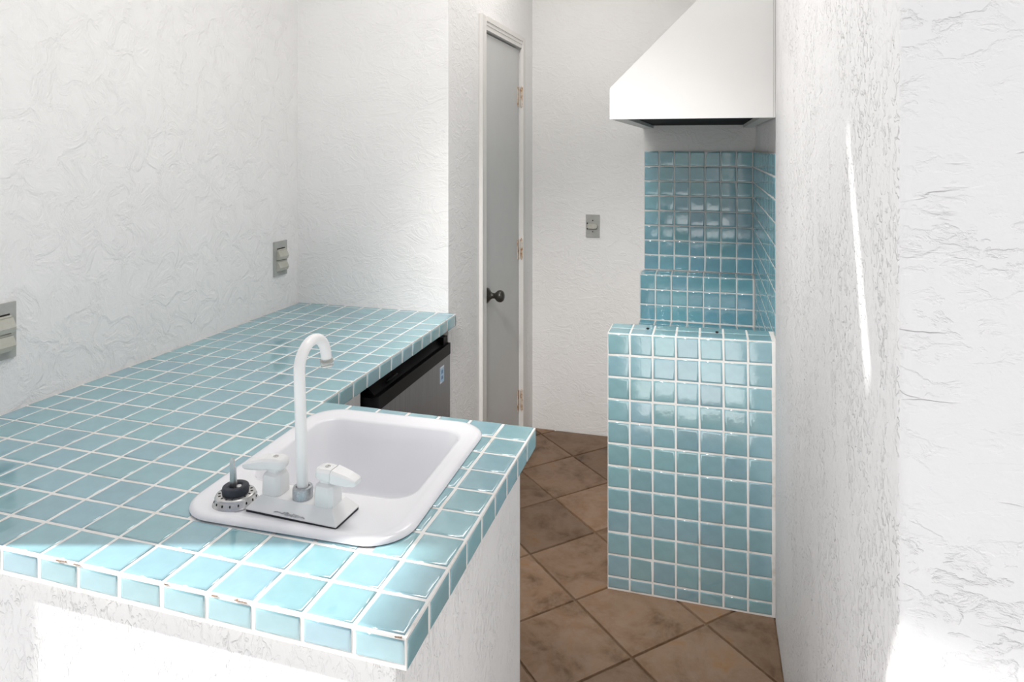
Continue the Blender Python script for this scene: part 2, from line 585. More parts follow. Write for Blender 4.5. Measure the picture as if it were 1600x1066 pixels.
# right wall, rounded near corner, set-back alcove behind the barbecue
bm = bmesh.new()
r = 0.014
arc = [(XR + r - r * math.cos(a), 0.086 + r - r * math.sin(a)) for a in [math.radians(q) for q in (0, 15, 30, 45, 60, 75, 90)]]
poly = [(1.2, 0.086)] + [(1.2, YB)] + [(0.592, YB), (0.592, 1.5925), (XR, 1.5925)] + arc
prism(bm, poly, -0.1, ZC)
struct(bm_obj('wall_right', bm, M_PL_RIGHT, smooth=True, sharp=40))['label'] = 'rough white stucco wall along the right'

# roof / ceiling; edge shaped for shade lines, slot added for the sun streak
bm = bmesh.new()
outer = [(-2.45, YB + 0.1), (-2.45, -0.70), (-1.88, -0.565), (-1.64, -0.60), (2.4, -0.62), (2.4, YB + 0.1)]
sd = Vector((-1.385 + 0.98, -0.30 + 0.06, 0)).normalized()
sn = Vector((-sd.y, sd.x, 0))
A, B = Vector((-0.95, -0.045, 0)), Vector((-1.42, -0.322, 0))
slot = [tuple((A + sn * 0.002)[:2]), tuple((B + sn * 0.009)[:2]), tuple((B - sn * 0.006)[:2]), tuple((A - sn * 0.003)[:2])]
edges = []
for ring in (outer, slot):
    vs = [bm.verts.new((x, y, ZC)) for x, y in ring]
    edges += [bm.edges.new((vs[i], vs[(i + 1) % len(vs)])) for i in range(len(vs))]
bmesh.ops.triangle_fill(bm, edges=edges, use_beauty=True)
struct(bm_obj('ceiling', bm, M_CEIL))['label'] = 'pale roof over the bar'

# housings of the added fill panels (the light itself is set up at the top)
for lx, ly, lw in FILL_PANELS:
    t = empty('fill_panel', (lx, ly, ZC), 'square white fill panel added out of view over the ' + ('front of the bar' if ly < 1 else 'middle of the bar'), 'lamp')
    bm = bmesh.new()
    for x0, x1, y0, y1 in ((-.31, -.285, -.31, .31), (.285, .31, -.31, .31), (-.285, .285, -.31, -.285), (-.285, .285, .285, .31)):
        box(bm, x0, x1, y0, y1, -0.055, -0.001)
    bm_obj('fill_frame', bm, M_TRIM, t)
    bm = bmesh.new()
    box(bm, -.285, .285, -.285, .285, -0.035, -0.030)
    bm_obj('fill_cover', bm, M_HOOD, t)

t = empty('fill_spot_housing', (FILL_AT.x, FILL_AT.y, ZC), 'white fill spot added out of view under the front edge of the roof', 'lamp')  # housing for the added fill spot
bm = bmesh.new()
lathe(bm, [(0.001, -0.001), (0.05, -0.001), (0.05, -0.012), (0.012, -0.016), (0.012, -0.06), (0.001, -0.06)], 20)
bm_obj('mount', bm, M_TRIM, t, smooth=True, sharp=40)
bm = bmesh.new()
lathe(bm, [(0.001, -0.10), (0.08, -0.10), (0.17, 0.0), (0.175, 0.0), (0.085, -0.11), (0.001, -0.11)], 28)
o = bm_obj('fill_head', bm, M_TRIM, t, smooth=True, sharp=40)
o.matrix_local = Matrix.Translation((0, 0, -0.12)) @ (FILL_TO - FILL_AT).to_track_quat('Z', 'Y').to_matrix().to_4x4()

# counter support walls
bm = bmesh.new()
prism(bm, [(XL, 0.035), (-0.026, 0.022), (-0.026, 0.632), (-0.60, 0.64), (-0.60, 0.988), (XL, 0.988),
           (XL, 0.90), (-0.68, 0.90), (-0.68, 0.615), (-0.068, 0.615), (-0.068, 0.11), (XL, 0.11)], -0.1, 0.874)
bmesh.ops.recalc_face_normals(bm, faces=bm.faces)
struct(bm_obj('wall_counter', bm, M_PL_COUNTER))['label'] = 'white stucco half wall carrying the sink counter'

# ------------------------------------------------------------------ door with casing
casing = bmesh.new()
for y0, y1, z0, z1 in ((1.945, 2.015, 0.0, 2.10), (2.601, 2.668, 0.0, 2.10)):
    prism(casing, [(XD + 0.001, y0), (XD + 0.017, y0 + 0.002), (XD + 0.013, (y0 + y1) / 2), (XD + 0.012, y1), (XD + 0.001, y1)], z0, z1)
for z0, z1, t in ((2.043, 2.062, 0.010), (2.062, 2.078, 0.013), (2.078, 2.10, 0.017)):
    box(casing, XD + 0.001, XD + t, 2.015, 2.601, z0, z1)
trim = struct(bm_obj('trim_1', casing, M_TRIM))
trim['label'] = 'white moulded casing around the narrow door'

door = struct(empty('door_1', (XD, 2.31, 0.0)))
door['label'] = 'narrow pale grey flush door with dark knob'
bm = bmesh.new()
box(bm, -0.045, -0.006, -0.292, 0.2885, 0.008, 2.034)
bevel(bm, 0.002, 1)
bm_obj('door_panel', bm, M_DOOR, door)
bm = bmesh.new()
lathe(bm, [(0.034, -0.006), (0.0335, -0.002), (0.029, 0.003), (0.017, 0.012), (0.0125, 0.020), (0.0120, 0.030), (0.017, 0.036),
           (0.0235, 0.043), (0.0265, 0.052), (0.0255, 0.061), (0.020, 0.069), (0.011, 0.073), (0.001, 0.074)], 28, (0, -0.235, 0.885), 'x')
kn = bm_obj('door_knob', bm, M_KNOB, door, smooth=True, sharp=60)
kn['label'] = 'round dark bronze knob'
for zc in (1.793, 1.015, 0.240):
    bm = bmesh.new()
    for k in range(5):
        lathe(bm, [(0.0075, zc - 0.05 + k * 0.02 + 0.0008), (0.0075, zc - 0.03 + k * 0.02 - 0.0008)], 12, (0.008, 0.294, 0), 'z')
    lathe(bm, [(0.004, zc - 0.056), (0.004, zc + 0.056)], 8, (0.008, 0.294, 0), 'z')
    box(bm, 0.0125, 0.0145, 0.294, 0.312, zc - 0.05, zc + 0.05)
    box(bm, -0.0058, -0.0035, 0.262, 0.290, zc - 0.05, zc + 0.05)
    h = bm_obj('hinge', bm, M_RUST, door, smooth=True, sharp=35)
    h['label'] = 'rust-stained hinge'

# ================================================================== TILED COUNTER
PX = 0.0762
SK = 0.0128
def sk(x, y):
    return y + (-x) * SK * (1 if y < 1.5 else 0)

counter = empty('tiled_countertop', (-0.6, 0.6, 0.88),
                'L-shaped countertop of sea-green glazed tiles with white grout', 'countertop')
HX0, HX1, HY0, HY1 = -0.470, -0.130, 0.200, 0.606        # sink cut-out
XRUN = -0.534
ZG = CT - 0.0018
xs = [XL + 0.001, XRUN - 0.0012, HX0, HX1, -0.0015]
ys = [0.0015, HY0, HY1, 0.6735, YC - 0.001]
fill = {}
for i in range(4):
    for j in range(4):
        fill[(i, j)] = not (j == 3 and i > 0) and not (i == 2 and j == 1)
bm = bmesh.new()
vc = {}
def gv(i, j, z):
    k = (i, j, z)
    if k not in vc:
        vc[k] = bm.verts.new((xs[i] + 0.6, sk(xs[i], ys[j]) - 0.6, z - 0.88))
    return vc[k]
z0 = 0.877
for (i, j), f in fill.items():
    if not f:
        continue
    bm.faces.new([gv(i, j, ZG), gv(i + 1, j, ZG), gv(i + 1, j + 1, ZG), gv(i, j + 1, ZG)])
    bm.faces.new([gv(i, j + 1, z0), gv(i + 1, j + 1, z0), gv(i + 1, j, z0), gv(i, j, z0)])
    for di, dj, a, b in ((-1, 0, (i, j + 1), (i, j)), (1, 0, (i + 1, j), (i + 1, j + 1)),
                         (0, -1, (i, j), (i + 1, j)), (0, 1, (i + 1, j + 1), (i, j + 1))):
        if not fill.get((i + di, j + dj), False):
            bm.faces.new([gv(*a, ZG), gv(*a, z0), gv(*b, z0), gv(*b, ZG)])
bm_obj('grout_bed', bm, M_GROUT, counter)

G = 0.0058
for c in range(16):
    xr = -c * PX
    xl = max(-(c + 1) * PX, XL + 0.002)
    for rr in range(22):
        if c < 7 and rr > 8:
            continue
        ya, yb = rr * P, (rr + 1) * P
        yb2 = min(yb, YC - 0.002 - (0 if rr < 21 else 0))
        x0, x1, y0, y1 = xl + G / 2, xr - G / 2, ya + G / 2, yb2 - G / 2
        if c == 0:
            x1 += G / 2 - 0.0055
        if rr == 0:
            y0 -= G / 2 - 0.0055
        if c == 7 and rr > 8:
            x1 += G / 2 - 0.004
        if rr == 8 and c < 7:
            y1 += G / 2 - 0.001
        if y1 - y0 < 0.008 or x1 - x0 < 0.008:
            continue
        # clip against the sink cut-out
        if x0 < HX1 and x1 > HX0 and y0 < HY1 and y1 > HY0:
            opts = []
            if x0 < HX0: opts.append((x0, HX0, y0, y1))
            if x1 > HX1: opts.append((HX1, x1, y0, y1))
            if y0 < HY0: opts.append((x0, x1, y0, HY0))
            if y1 > HY1: opts.append((x0, x1, HY1, y1))
            opts = [q for q in opts if min(q[1] - q[0], q[3] - q[2]) > 0.008]
            if not opts:
                continue
            x0, x1, y0, y1 = max(opts, key=lambda q: (q[1] - q[0]) * (q[3] - q[2]))
        cx, cy = (x0 + x1) / 2, (y0 + y1) / 2
        slope = SK if rr < 20 else SK * 0.3
        put_tile('tile', counter, (cx, sk(cx, cy) if rr < 20 else cy + 0.3 * SK * -cx, CT),
                 (1, -slope, 0), (0, 1, 0), x1 - x0, y1 - y0, M_TILE)
# edge tiles: front, right end, run edge, back edge of the peninsula
for c in range(16):
    xr, xl = -c * PX - (0.004 if c == 0 else G / 2), max(-(c + 1) * PX, XL + 0.002) + G / 2
    cx = (xr + xl) / 2
    put_tile('edge_tile', counter, (cx, sk(cx, 0.0), 0.8990), (1, -SK, 0), (0, 0, 1), xr - xl, 0.031, M_TILE)
for rr in range(9):
    y0, y1 = rr * P + (0.004 if rr == 0 else G / 2), (rr + 1) * P - G / 2
    put_tile('edge_tile', counter, (0.0, (y0 + y1) / 2, 0.8955), (0, 1, 0), (0, 0, 1), y1 - y0, 0.039, M_TILE)
for rr in range(9, 22):
    y0, y1 = rr * P + G / 2, min((rr + 1) * P, YC - 0.002) - G / 2
    if y1 - y0 < 0.008:
        continue
    put_tile('edge_tile', counter, (XRUN + 0.0005, (y0 + y1) / 2 + 0.006, 0.8950), (0, 1, 0), (0, 0, 1), y1 - y0, 0.039, M_TILE)
for c in range(7):
    xr, xl = -c * PX - G / 2, -(c + 1) * PX + G / 2
    cx = (xr + xl) / 2
    put_tile('edge_tile', counter, (cx, sk(cx, 0.675), 0.897), (-1, SK, 0), (0, 0, 1), xr - xl, 0.040, M_TILE)
# chips in the front grout line
for cx, ln in ((-0.565, 0.020), (-0.535, 0.012), (-0.29, 0.010), (-0.248, 0.02), (-0.372, 0.008), (-0.012, 0.010)):
    bm = bmesh.new()
    n = 7
    top = [(cx + ln * (k / n - .5) + 0.6, sk(cx, 0) - 0.6 - 0.0002 + random.uniform(0, .0016), 0.9186 - 0.88 + random.uniform(0, .0008)) for k in range(n + 1)]
    bot = [(x, y - 0.0004, z - random.uniform(.0006, .0018)) for x, y, z in top]
    loft(bm, [top, bot, [(x, y + .003, z) for x, y, z in bot]], False, False)
    q = bm_obj('grout_chip', bm, M_SCUFF, counter)

# ================================================================== SINK
sink = empty('bar_sink', (-0.294, 0.397, CT), 'white enamelled drop-in bar sink set in the tiled counter', 'sink', rotz=math.radians(1.2))
ox, oy = 0.294, -0.397
bm = bmesh.new()
X0, X1, Y0, Y1 = -0.506, -0.093, 0.156, 0.643
def L(dx0, dx1, dy0, dy1, rad, z):
    return [(x + ox, y + oy, zz) for x, y, zz in rrect(X0 + dx0, X1 - dx1, Y0 + dy0, Y1 - dy1, rad, z, 9)]
loops = [L(0.003, 0.003, 0.003, 0.003, 0.069, -0.0005), L(0, 0, 0, 0, 0.072, 0.002), L(0.002, 0.002, 0.002, 0.002, 0.070, 0.0058),
         L(0.008, 0.008, 0.008, 0.008, 0.066, 0.0085), L(0.016, 0.016, 0.014, 0.016, 0.060, 0.0092),
         L(0.025, 0.025, 0.021, 0.026, 0.054, 0.0080), L(0.033, 0.033, 0.030, 0.036, 0.048, 0.0060),
         L(0.036, 0.038, 0.134, 0.044, 0.046, 0.0052), L(0.040, 0.042, 0.141, 0.049, 0.044, 0.0040),
         L(0.042, 0.044, 0.144, 0.0515, 0.044, 0.0005), L(0.050, 0.052, 0.152, 0.064, 0.046, -0.030),
         L(0.068, 0.072, 0.158, 0.092, 0.050, -0.120), L(0.076, 0.080, 0.166, 0.100, 0.050, -0.134),
         L(0.095, 0.099, 0.190, 0.118, 0.045, -0.141), L(0.150, 0.150, 0.250, 0.170, 0.020, -0.144)]
loft(bm, loops, cap0=False, cap1=True)
bm_obj('basin', bm, M_ENAMEL, sink, smooth=True, sharp=70)
bm = bmesh.new()
lathe(bm, [(0.001, 0.0), (0.030, 0.0), (0.036, 0.002), (0.042, 0.0035), (0.043, 0.0), (0.043, -0.004)], 24, (-0.294 + ox, 0.41 + oy, -0.144))
bm_obj('drain', bm, M_CHROME, sink, smooth=True, sharp=40)['label'] = 'metal drain ring'

# ================================================================== FAUCET
fz = CT + 0.0056
faucet = empty('bar_faucet', (-0.292, 0.220, fz), 'white two-handle gooseneck faucet standing on the sink deck', 'faucet')
def fl(x, y, z):
    return (x + 0.292, y - 0.220, z - fz)
def flp(poly, z):
    return [fl(x, y, z) for x, y in poly]
rot_b = math.radians(-3.0)
def base_rect(x0, x1, y0, y1):
    cx, cy = -0.292, 0.220
    pts = []
    for x, y in ((x0, y0), (x1, y0), (x1, y1), (x0, y1)):
        dx, dy = x - cx, y - cy
        pts.append((cx + dx * math.cos(rot_b) - dy * math.sin(rot_b), cy + dx * math.sin(rot_b) + dy * math.cos(rot_b)))
    return pts
bm = bmesh.new()
loft(bm, [flp(base_rect(-0.379, -0.205, 0.186, 0.254), fz), flp(base_rect(-0.379, -0.205, 0.186, 0.254), fz + 0.0042)])
bm_obj('gasket', bm, M_GASKET, faucet)['label'] = 'dark gasket under the base plate'
bm = bmesh.new()
loft(bm, [flp(base_rect(-0.3795, -0.2045, 0.1855, 0.2545), fz + 0.0042), flp(base_rect(-0.3795, -0.2045, 0.1855, 0.2545), fz + 0.0062),
          flp(base_rect(-0.361, -0.222, 0.200, 0.242), fz + 0.0245)])
bevel(bm, 0.0022, 3, 20)
bm_obj('base_plate', bm, M_FAUCET, faucet, smooth=True, sharp=30)
# worn patch on the front slope of the base plate
bm = bmesh.new()
pa = base_rect(-0.325, -0.262, 0.184, 0.254)
def slope_pt(x, q):
    yy = 0.1855 + 0.0145 * q
    zz = fz + 0.0062 + 0.0183 * q
    dx, dy = x + 0.292, yy - 0.220
    return fl(-0.292 + dx * math.cos(rot_b) - dy * math.sin(rot_b), 0.220 + dx * math.sin(rot_b) + dy * math.cos(rot_b) - 0.0005, zz + 0.0004)
rows = []
for k in range(25):
    t = k / 24
    lo = 0.05 + 0.06 * math.sin(t * 9) * (1 - t) + random.uniform(0, 0.04)
    th = 0.05 + 0.13 * math.exp(-((t - 0.42) / 0.09) ** 2) + 0.10 * math.exp(-((t - 0.66) / 0.14) ** 2) + random.uniform(0, 0.05)
    if k in (0, 24):
        th = 0.01
    rows.append((bm.verts.new(slope_pt(-0.325 + 0.062 * t, lo)), bm.verts.new(slope_pt(-0.325 + 0.062 * t, lo + th))))
for (a0, a1), (b0, b1) in zip(rows[:-1], rows[1:]):
    bm.faces.new((a0, b0, b1, a1))
bm_obj('worn_patch', bm, M_SCRATCH, faucet)['label'] = 'patch of worn-off white paint'

zt = fz + 0.0245
bm = bmesh.new()
cx, cy = -0.289, 0.2165
cc = fl(cx, cy, 0)
lathe(bm, [(0.0165, zt - fz - 0.001), (0.0170, zt - fz + 0.002), (0.0168, zt - fz + 0.015), (0.0158, zt - fz + 0.0185), (0.0110, zt - fz + 0.0190), (0.0105, zt - fz + 0.015)], 26, (cc[0], cc[1], 0))
bm_obj('spout_nut', bm, M_ZINC, faucet, smooth=True, sharp=40)['label'] = 'dull grey metal nut at the foot of the spout'
bm = bmesh.new()
pts = [fl(cx, cy, zt + 0.010), fl(cx - 0.002, cy, zt + 0.06), fl(cx - 0.004, cy, zt + 0.12), fl(cx - 0.006, cy, 1.135), fl(cx - 0.0068, cy, 1.157)]
R0 = 0.0420
for k in range(1, 15):
    a = math.radians(172 * k / 14)
    pts.append(fl(cx - 0.007, cy + R0 - R0 * math.cos(a), 1.160 + R0 * math.sin(a)))
ex, ey, ez = cx - 0.007, cy + R0 - R0 * math.cos(math.radians(172)), 1.160 + R0 * math.sin(math.radians(172))
pts.append(fl(ex, ey + 0.002, ez - 0.009))
sweep(bm, pts, 0.0095, 18)
bm_obj('spout', bm, M_FAUCET, faucet, smooth=True, sharp=50)
bm = bmesh.new()
sweep(bm, [fl(ex, ey + 0.0020, ez - 0.008), fl(ex, ey + 0.0024, ez - 0.011), fl(ex, ey + 0.0032, ez - 0.018), fl(ex, ey + 0.0038, ez - 0.023), fl(ex, ey + 0.004, ez - 0.0245)],
      [0.0098, 0.0116, 0.0118, 0.0110, 0.0080], 18)
aer = bm_obj('aerator', bm, M_CLEAR, faucet, smooth=True, sharp=50)
aer['label'] = 'clear plastic spout tip'
bm = bmesh.new()
sweep(bm, [fl(ex, ey + 0.0028, ez - 0.0145), fl(ex, ey + 0.0031, ez - 0.0165)], 0.0088, 14)
bm_obj('washer', bm, M_LID, aer, smooth=True, sharp=40)

def octa(cx, cy, a, ch, z):
    p = [(a, -a + ch), (a, a - ch), (a - ch, a), (-a + ch, a), (-a, a - ch), (-a, -a + ch), (-a + ch, -a), (a - ch, -a)]
    rr = math.radians(-4)
    return [fl(cx + x * math.cos(rr) - y * math.sin(rr), cy + x * math.sin(rr) + y * math.cos(rr), z) for x, y in p]
def handle(cx, cy, ang, droop, split):
    bm = bmesh.new()
    loft(bm, [octa(cx, cy, 0.0180, 0.006, zt), octa(cx, cy, 0.0185, 0.006, zt + 0.002), octa(cx, cy, 0.0180, 0.006, zt + 0.026),
              octa(cx, cy, 0.0165, 0.006, zt + 0.032), octa(cx, cy, 0.0115, 0.004, zt + 0.036), octa(cx, cy, 0.0105, 0.004, zt + 0.042)])
    body = bm_obj('handle', bm, M_FAUCET, faucet, smooth=True, sharp=35)
    # lever: hub plus tapering paddle pointing along `ang`
    zl = zt + 0.049
    ca, sa = math.cos(ang), math.sin(ang)
    def sec(t, hw, z0, z1, ch):
        q = [(-hw, z0 + ch), (-hw, z1 - ch), (-hw + ch, z1), (hw - ch, z1), (hw, z1 - ch), (hw, z0 + ch), (hw - ch, z0), (-hw + ch, z0)]
        return [fl(cx + t * ca - w * sa, cy + t * sa + w * ca, z) for w, z in q]
    def zdrop(t):
        return -droop * max(t - 0.010, 0)
    prof = [(-0.0195, 0.008, 0.0055), (-0.0165, 0.0125, 0.0085), (-0.008, 0.0155, 0.0098), (0.004, 0.0150, 0.0100), (0.0122 if split else 0.0136, 0.0138, 0.0098)]
    bm = bmesh.new()
    loft(bm, [sec(t, hw, zl - hh + zdrop(t), zl + hh + zdrop(t), min(hw, hh) * 0.45) for t, hw, hh in prof])
    bm_obj('lever_hub', bm, M_FAUCET, body, smooth=True, sharp=40)
    s0 = 0.0142 if split else 0.0136
    prof = [(s0, 0.0140, 0.0105), (0.025, 0.0132, 0.0098), (0.042, 0.0115, 0.0078), (0.054, 0.0100, 0.0055), (0.0575, 0.0085, 0.0035)]
    bm = bmesh.new()
    k = 1.12 if split else 0.97
    loft(bm, [sec(t, hw * k, zl - hh * k + zdrop(t), zl + hh * (1.0 if split else .98) + zdrop(t), min(hw, hh) * 0.4) for t, hw, hh in prof])
    bm_obj('lever', bm, M_FAUCET, body, smooth=True, sharp=40)
    bm = bmesh.new()
    c0 = fl(cx, cy, zl + 0.0100)
    lathe(bm, [(0.0046, -0.001), (0.0046, 0.0006), (0.0038, 0.0012), (0.0022, 0.0010), (0.001, 0.0004)], 14, c0)
    bm_obj('screw', bm, M_CHROME, body, smooth=True, sharp=30)['label'] = 'metal screw head in the lever'
handle(-0.345, 0.2225, math.radians(187), 0.16, False)
handle(-0.240, 0.2140, math.radians(-4), 0.12, True)

# ================================================================== SINK STRAINER
st = empty('sink_strainer', (-0.4185, 0.213, CT + 0.0058), 'metal basket strainer with dark rubber stopper lying on the sink corner', 'strainer')
bm = bmesh.new()
lathe(bm, [(0.030, 0.0), (0.0365, 0.0), (0.0375, 0.0010), (0.0368, 0.0024), (0.0350, 0.0040), (0.0335, 0.0130), (0.0318, 0.0155), (0.0295, 0.0165), (0.012, 0.0170), (0.001, 0.0170)], 40)
bk = bm_obj('basket', bm, M_CHROME, st, smooth=True, sharp=50)
for k in range(16):
    a = 2 * math.pi * k / 16
    bm = bmesh.new()
    lathe(bm, [(0.0013, -0.0004), (0.0013, 0.0004)], 8)
    for v in bm.verts:
        v.co.y *= 1.7
    o = bm_obj('drain_hole', bm, M_HOLE, bk)
    R = Matrix.Rotation(a, 4, 'Z') @ Matrix.Translation((0.0345, 0, 0.0085)) @ Matrix.Rotation(math.radians(80), 4, 'Y') @ Matrix.Rotation(math.radians(90), 4, 'Z')
    o.matrix_local = R
    o2 = o.copy()
    COL.objects.link(o2)
    o2.parent = bk
    o2.matrix_local = Matrix.Rotation(a + 0.08, 4, 'Z') @ Matrix.Translation((0.0262, 0, 0.0167)) @ Matrix.Rotation(math.radians(90), 4, 'Z')
bm = bmesh.new()
lathe(bm, [(0.0195, 0.0168), (0.0218, 0.0175), (0.0224, 0.0225), (0.0215, 0.0275), (0.0195, 0.0290), (0.0130, 0.0292), (0.0110, 0.0275), (0.0105, 0.0215), (0.001, 0.0215)], 32)
bm_obj('stopper', bm, M_RUBBER, st, smooth=True, sharp=45)['label'] = 'dark rubber stopper ring'
bm = bmesh.new()
lathe(bm, [(0.0052, 0.0212), (0.0052, 0.0262), (0.0042, 0.0272), (0.001, 0.0272)], 14, (0.0045, 0.003, 0))
bm_obj('rivet', bm, M_CHROME, st, smooth=True, sharp=40)
bm = bmesh.new()
loft(bm, [[(x - 0.0045, y - 0.003, z) for x, y in ((-w, -.0016), (w, -.0016), (w, .0016), (-w, .0016))] for w, z in ((0.0042, 0.0212), (0.0038, 0.050), (0.0042, 0.070), (0.0026, 0.0760))])
loft(bm, [[(x + 0.0005 - (z - .02) * .06, y - 0.001, z) for x, y in ((-w, -.0012), (w, -.0012), (w, .0012), (-w, .0012))] for w, z in ((0.0034, 0.0212), (0.0030, 0.045), (0.0030, 0.060))])
bm_obj('post', bm, M_CHROME, st, smooth=True, sharp=30)['label'] = 'bent metal lifting post'

# ================================================================== MINI FRIDGE
fr = empty('mini_fridge', (-0.86, 1.295, 0.0), 'black mini fridge with brushed steel door tucked under the tiled counter', 'fridge')
def fb(name, x0, x1, y0, y1, z0, z1, m, bev, parent=None, seg=3):
    bm = bmesh.new()
    box(bm, x0 + 0.86, x1 + 0.86, y0 - 1.295, y1 - 1.295, z0, z1)
    if bev:
        bevel(bm, bev, seg)
    return bm_obj(name, bm, m, parent or fr, smooth=True, sharp=35)
fb('body', -1.16, -0.622, 1.004, 1.586, 0.02, 0.852, M_BPLASTIC, 0.006)
fd = fb('door', -0.616, -0.557, 1.0, 1.590, 0.09, 0.7705, M_STEEL, 0.003)
bm = bmesh.new()
crn = [(0.005 + 0.30 - 0.020 + 0.020 * math.cos(q), -0.297 + 0.020 - 0.020 * math.sin(q)) for q in [math.radians(a) for a in (90, 75, 60, 45, 30, 15, 0)]]
prism(bm, [(0.242, -0.297)] + crn + [(0.305, 0.295), (0.242, 0.295)], 0.7715, 0.812)
bevel(bm, 0.003, 2, 50)
bm_obj('door_cap', bm, M_BPLASTIC, fr, smooth=True, sharp=35)
bm = bmesh.new()
prof = [(-0.616, 0.812), (-0.572, 0.812), (-0.590, 0.830), (-0.616, 0.846)]
prism(bm, [(x + 0.86, z) for x, z in prof], 1.02 - 1.295, 1.545 - 1.295, 'y')
bevel(bm, 0.003, 2)
bm_obj('grip_rail', bm, M_BPLASTIC, fr, smooth=True, sharp=35)
bm = bmesh.new()
sweep(bm, [(-0.574 + .86, y - 1.295, 0.826) for y in (1.10, 1.115, 1.14, 1.165, 1.18)], [0.001, 0.005, 0.0065, 0.005, 0.001], 10)
bm_obj('latch', bm, M_BPLASTIC, fr, smooth=True)
bm = bmesh.new()
box(bm, -0.615 + .86, -0.567 + .86, 1.552 - 1.295, 1.588 - 1.295, 0.812, 0.838)
bevel(bm, 0.004, 2)
bm_obj('hinge_cover', bm, M_BPLASTIC, fr, smooth=True, sharp=35)
for yy in (1.05, 1.53):
    bm = bmesh.new()
    lathe(bm, [(0.016, 0.0), (0.016, 0.018), (0.010, 0.024)], 12, (-0.66 + .86, yy - 1.295, 0.0))
    bm_obj('foot', bm, M_BPLASTIC, fr, smooth=True, sharp=40)
bm = bmesh.new()
box(bm, -0.5570 + .86, -0.5563 + .86, 1.492 - 1.295, 1.530 - 1.295, 0.690, 0.748)
stk = bm_obj('sticker', bm, M_STICK, fd)
stk['label'] = 'small pale blue sticker'
for z0_, z1_, y0_, y1_, m_ in ((0.722, 0.735, 1.503, 1.520, M_STICK_D), (0.702, 0.714, 1.503, 1.520, M_STICK_D), (0.6905, 0.6955, 1.493, 1.506, M_STICK_W), (0.742, 0.747, 1.497, 1.528, M_STICK_W)):
    bm = bmesh.new()
    box(bm, -0.5563 + .86, -0.5560 + .86, y0_ - 1.295, y1_ - 1.295, z0_, z1_)
    bm_obj('print', bm, m_, fd)

# ================================================================== BARBECUE
bq = empty('tiled_barbecue', (0.30, 2.2, 0.0), 'built-in barbecue counter faced with sea-green glazed tiles by the right wall', 'barbecue')
BX0, BX1, BY = 0.026, 0.572, 1.594
ZB0, ZB1 = 0.892, 0.903                        # front wall top, left and right
PIT = 0.667
PB = 0.0770
YF, YS = 1.728, 2.722                           # back of front wall, face of the rear step
ZS0, ZS1 = 0.896, 0.899
def bqv(x, y, z):
    return (x - 0.30, y - 2.2, z)
bm = bmesh.new()
g = 0.0018
pl0 = [(BY + g, 0.0), (BY + g, ZB0 - g), (YF - g, ZB0 - g), (YF - g, PIT - g), (YS + g, PIT - g), (YS + g, ZS0 - g), (YB - 0.002, ZS0 - g), (YB - 0.002, 0.0)]
pl1 = [(BY + g, 0.0), (BY + g, ZB1 - g), (YF - g, ZB1 - g), (YF - g, PIT - g), (YS + g, PIT - g), (YS + g, ZS1 - g), (YB - 0.002, ZS1 - g), (YB - 0.002, 0.0)]
def with_end(x, pl):
    return [bqv(x, y, z) for y, z in pl]
loft(bm, [with_end(BX0 + 0.001, pl0), with_end(0.5775, pl1)])
# keep the two concave end faces planar
bm_obj('masonry', bm, M_GROUT, bq)['label'] = 'white grouted masonry core'
NC = 7
xw = 0.5665 - BX0
cw = xw / NC
top_r = [0.0]
PH = 0.0750
def zrow(k, x):
    """height of the k-th joint below the top at x; rows fan slightly like the photo"""
    t = (x - BX0) / xw
    return (ZB0 + (ZB1 - ZB0) * t) - k * (0.0770 + 0.0008 * t)
for k in range(12):
    for c in range(NC):
        x0, x1 = BX0 + c * cw + G / 2, BX0 + (c + 1) * cw - G / 2
        if c == 0:
            x0 -= G / 2 - 0.0025
        xm = (x0 + x1) / 2
        zt_, zb_ = zrow(k, xm) - G / 2 - (0.0005 if k == 0 else 0), zrow(k + 1, xm) + G / 2
        if k == 0:
            zt_ -= 0.002
        sl_ = (zrow(k, x1) - zrow(k, x0)) / (x1 - x0)
        if zb_ < 0.006:
            zb_ = 0.006
        if zt_ - zb_ < 0.008:
            continue
        put_tile('tile', bq, (xm, BY, (zt_ + zb_) / 2), (1, 0, sl_), (0, 0, 1), x1 - x0, round(zt_ - zb_, 3), M_TILE, 1.5)
for c in range(0):                              # cut bottom course
    x0, x1 = BX0 + c * cw + G / 2, BX0 + (c + 1) * cw - G / 2
    xm = (x0 + x1) / 2
    zt_ = zrow(12, xm) - G / 2
    if zt_ > 0.012:
        put_tile('tile', bq, (xm, BY, (zt_ + 0.003) / 2), (1, 0, 0), (0, 0, 1), x1 - x0, round(zt_ - 0.003, 3), M_TILE, 1.0)
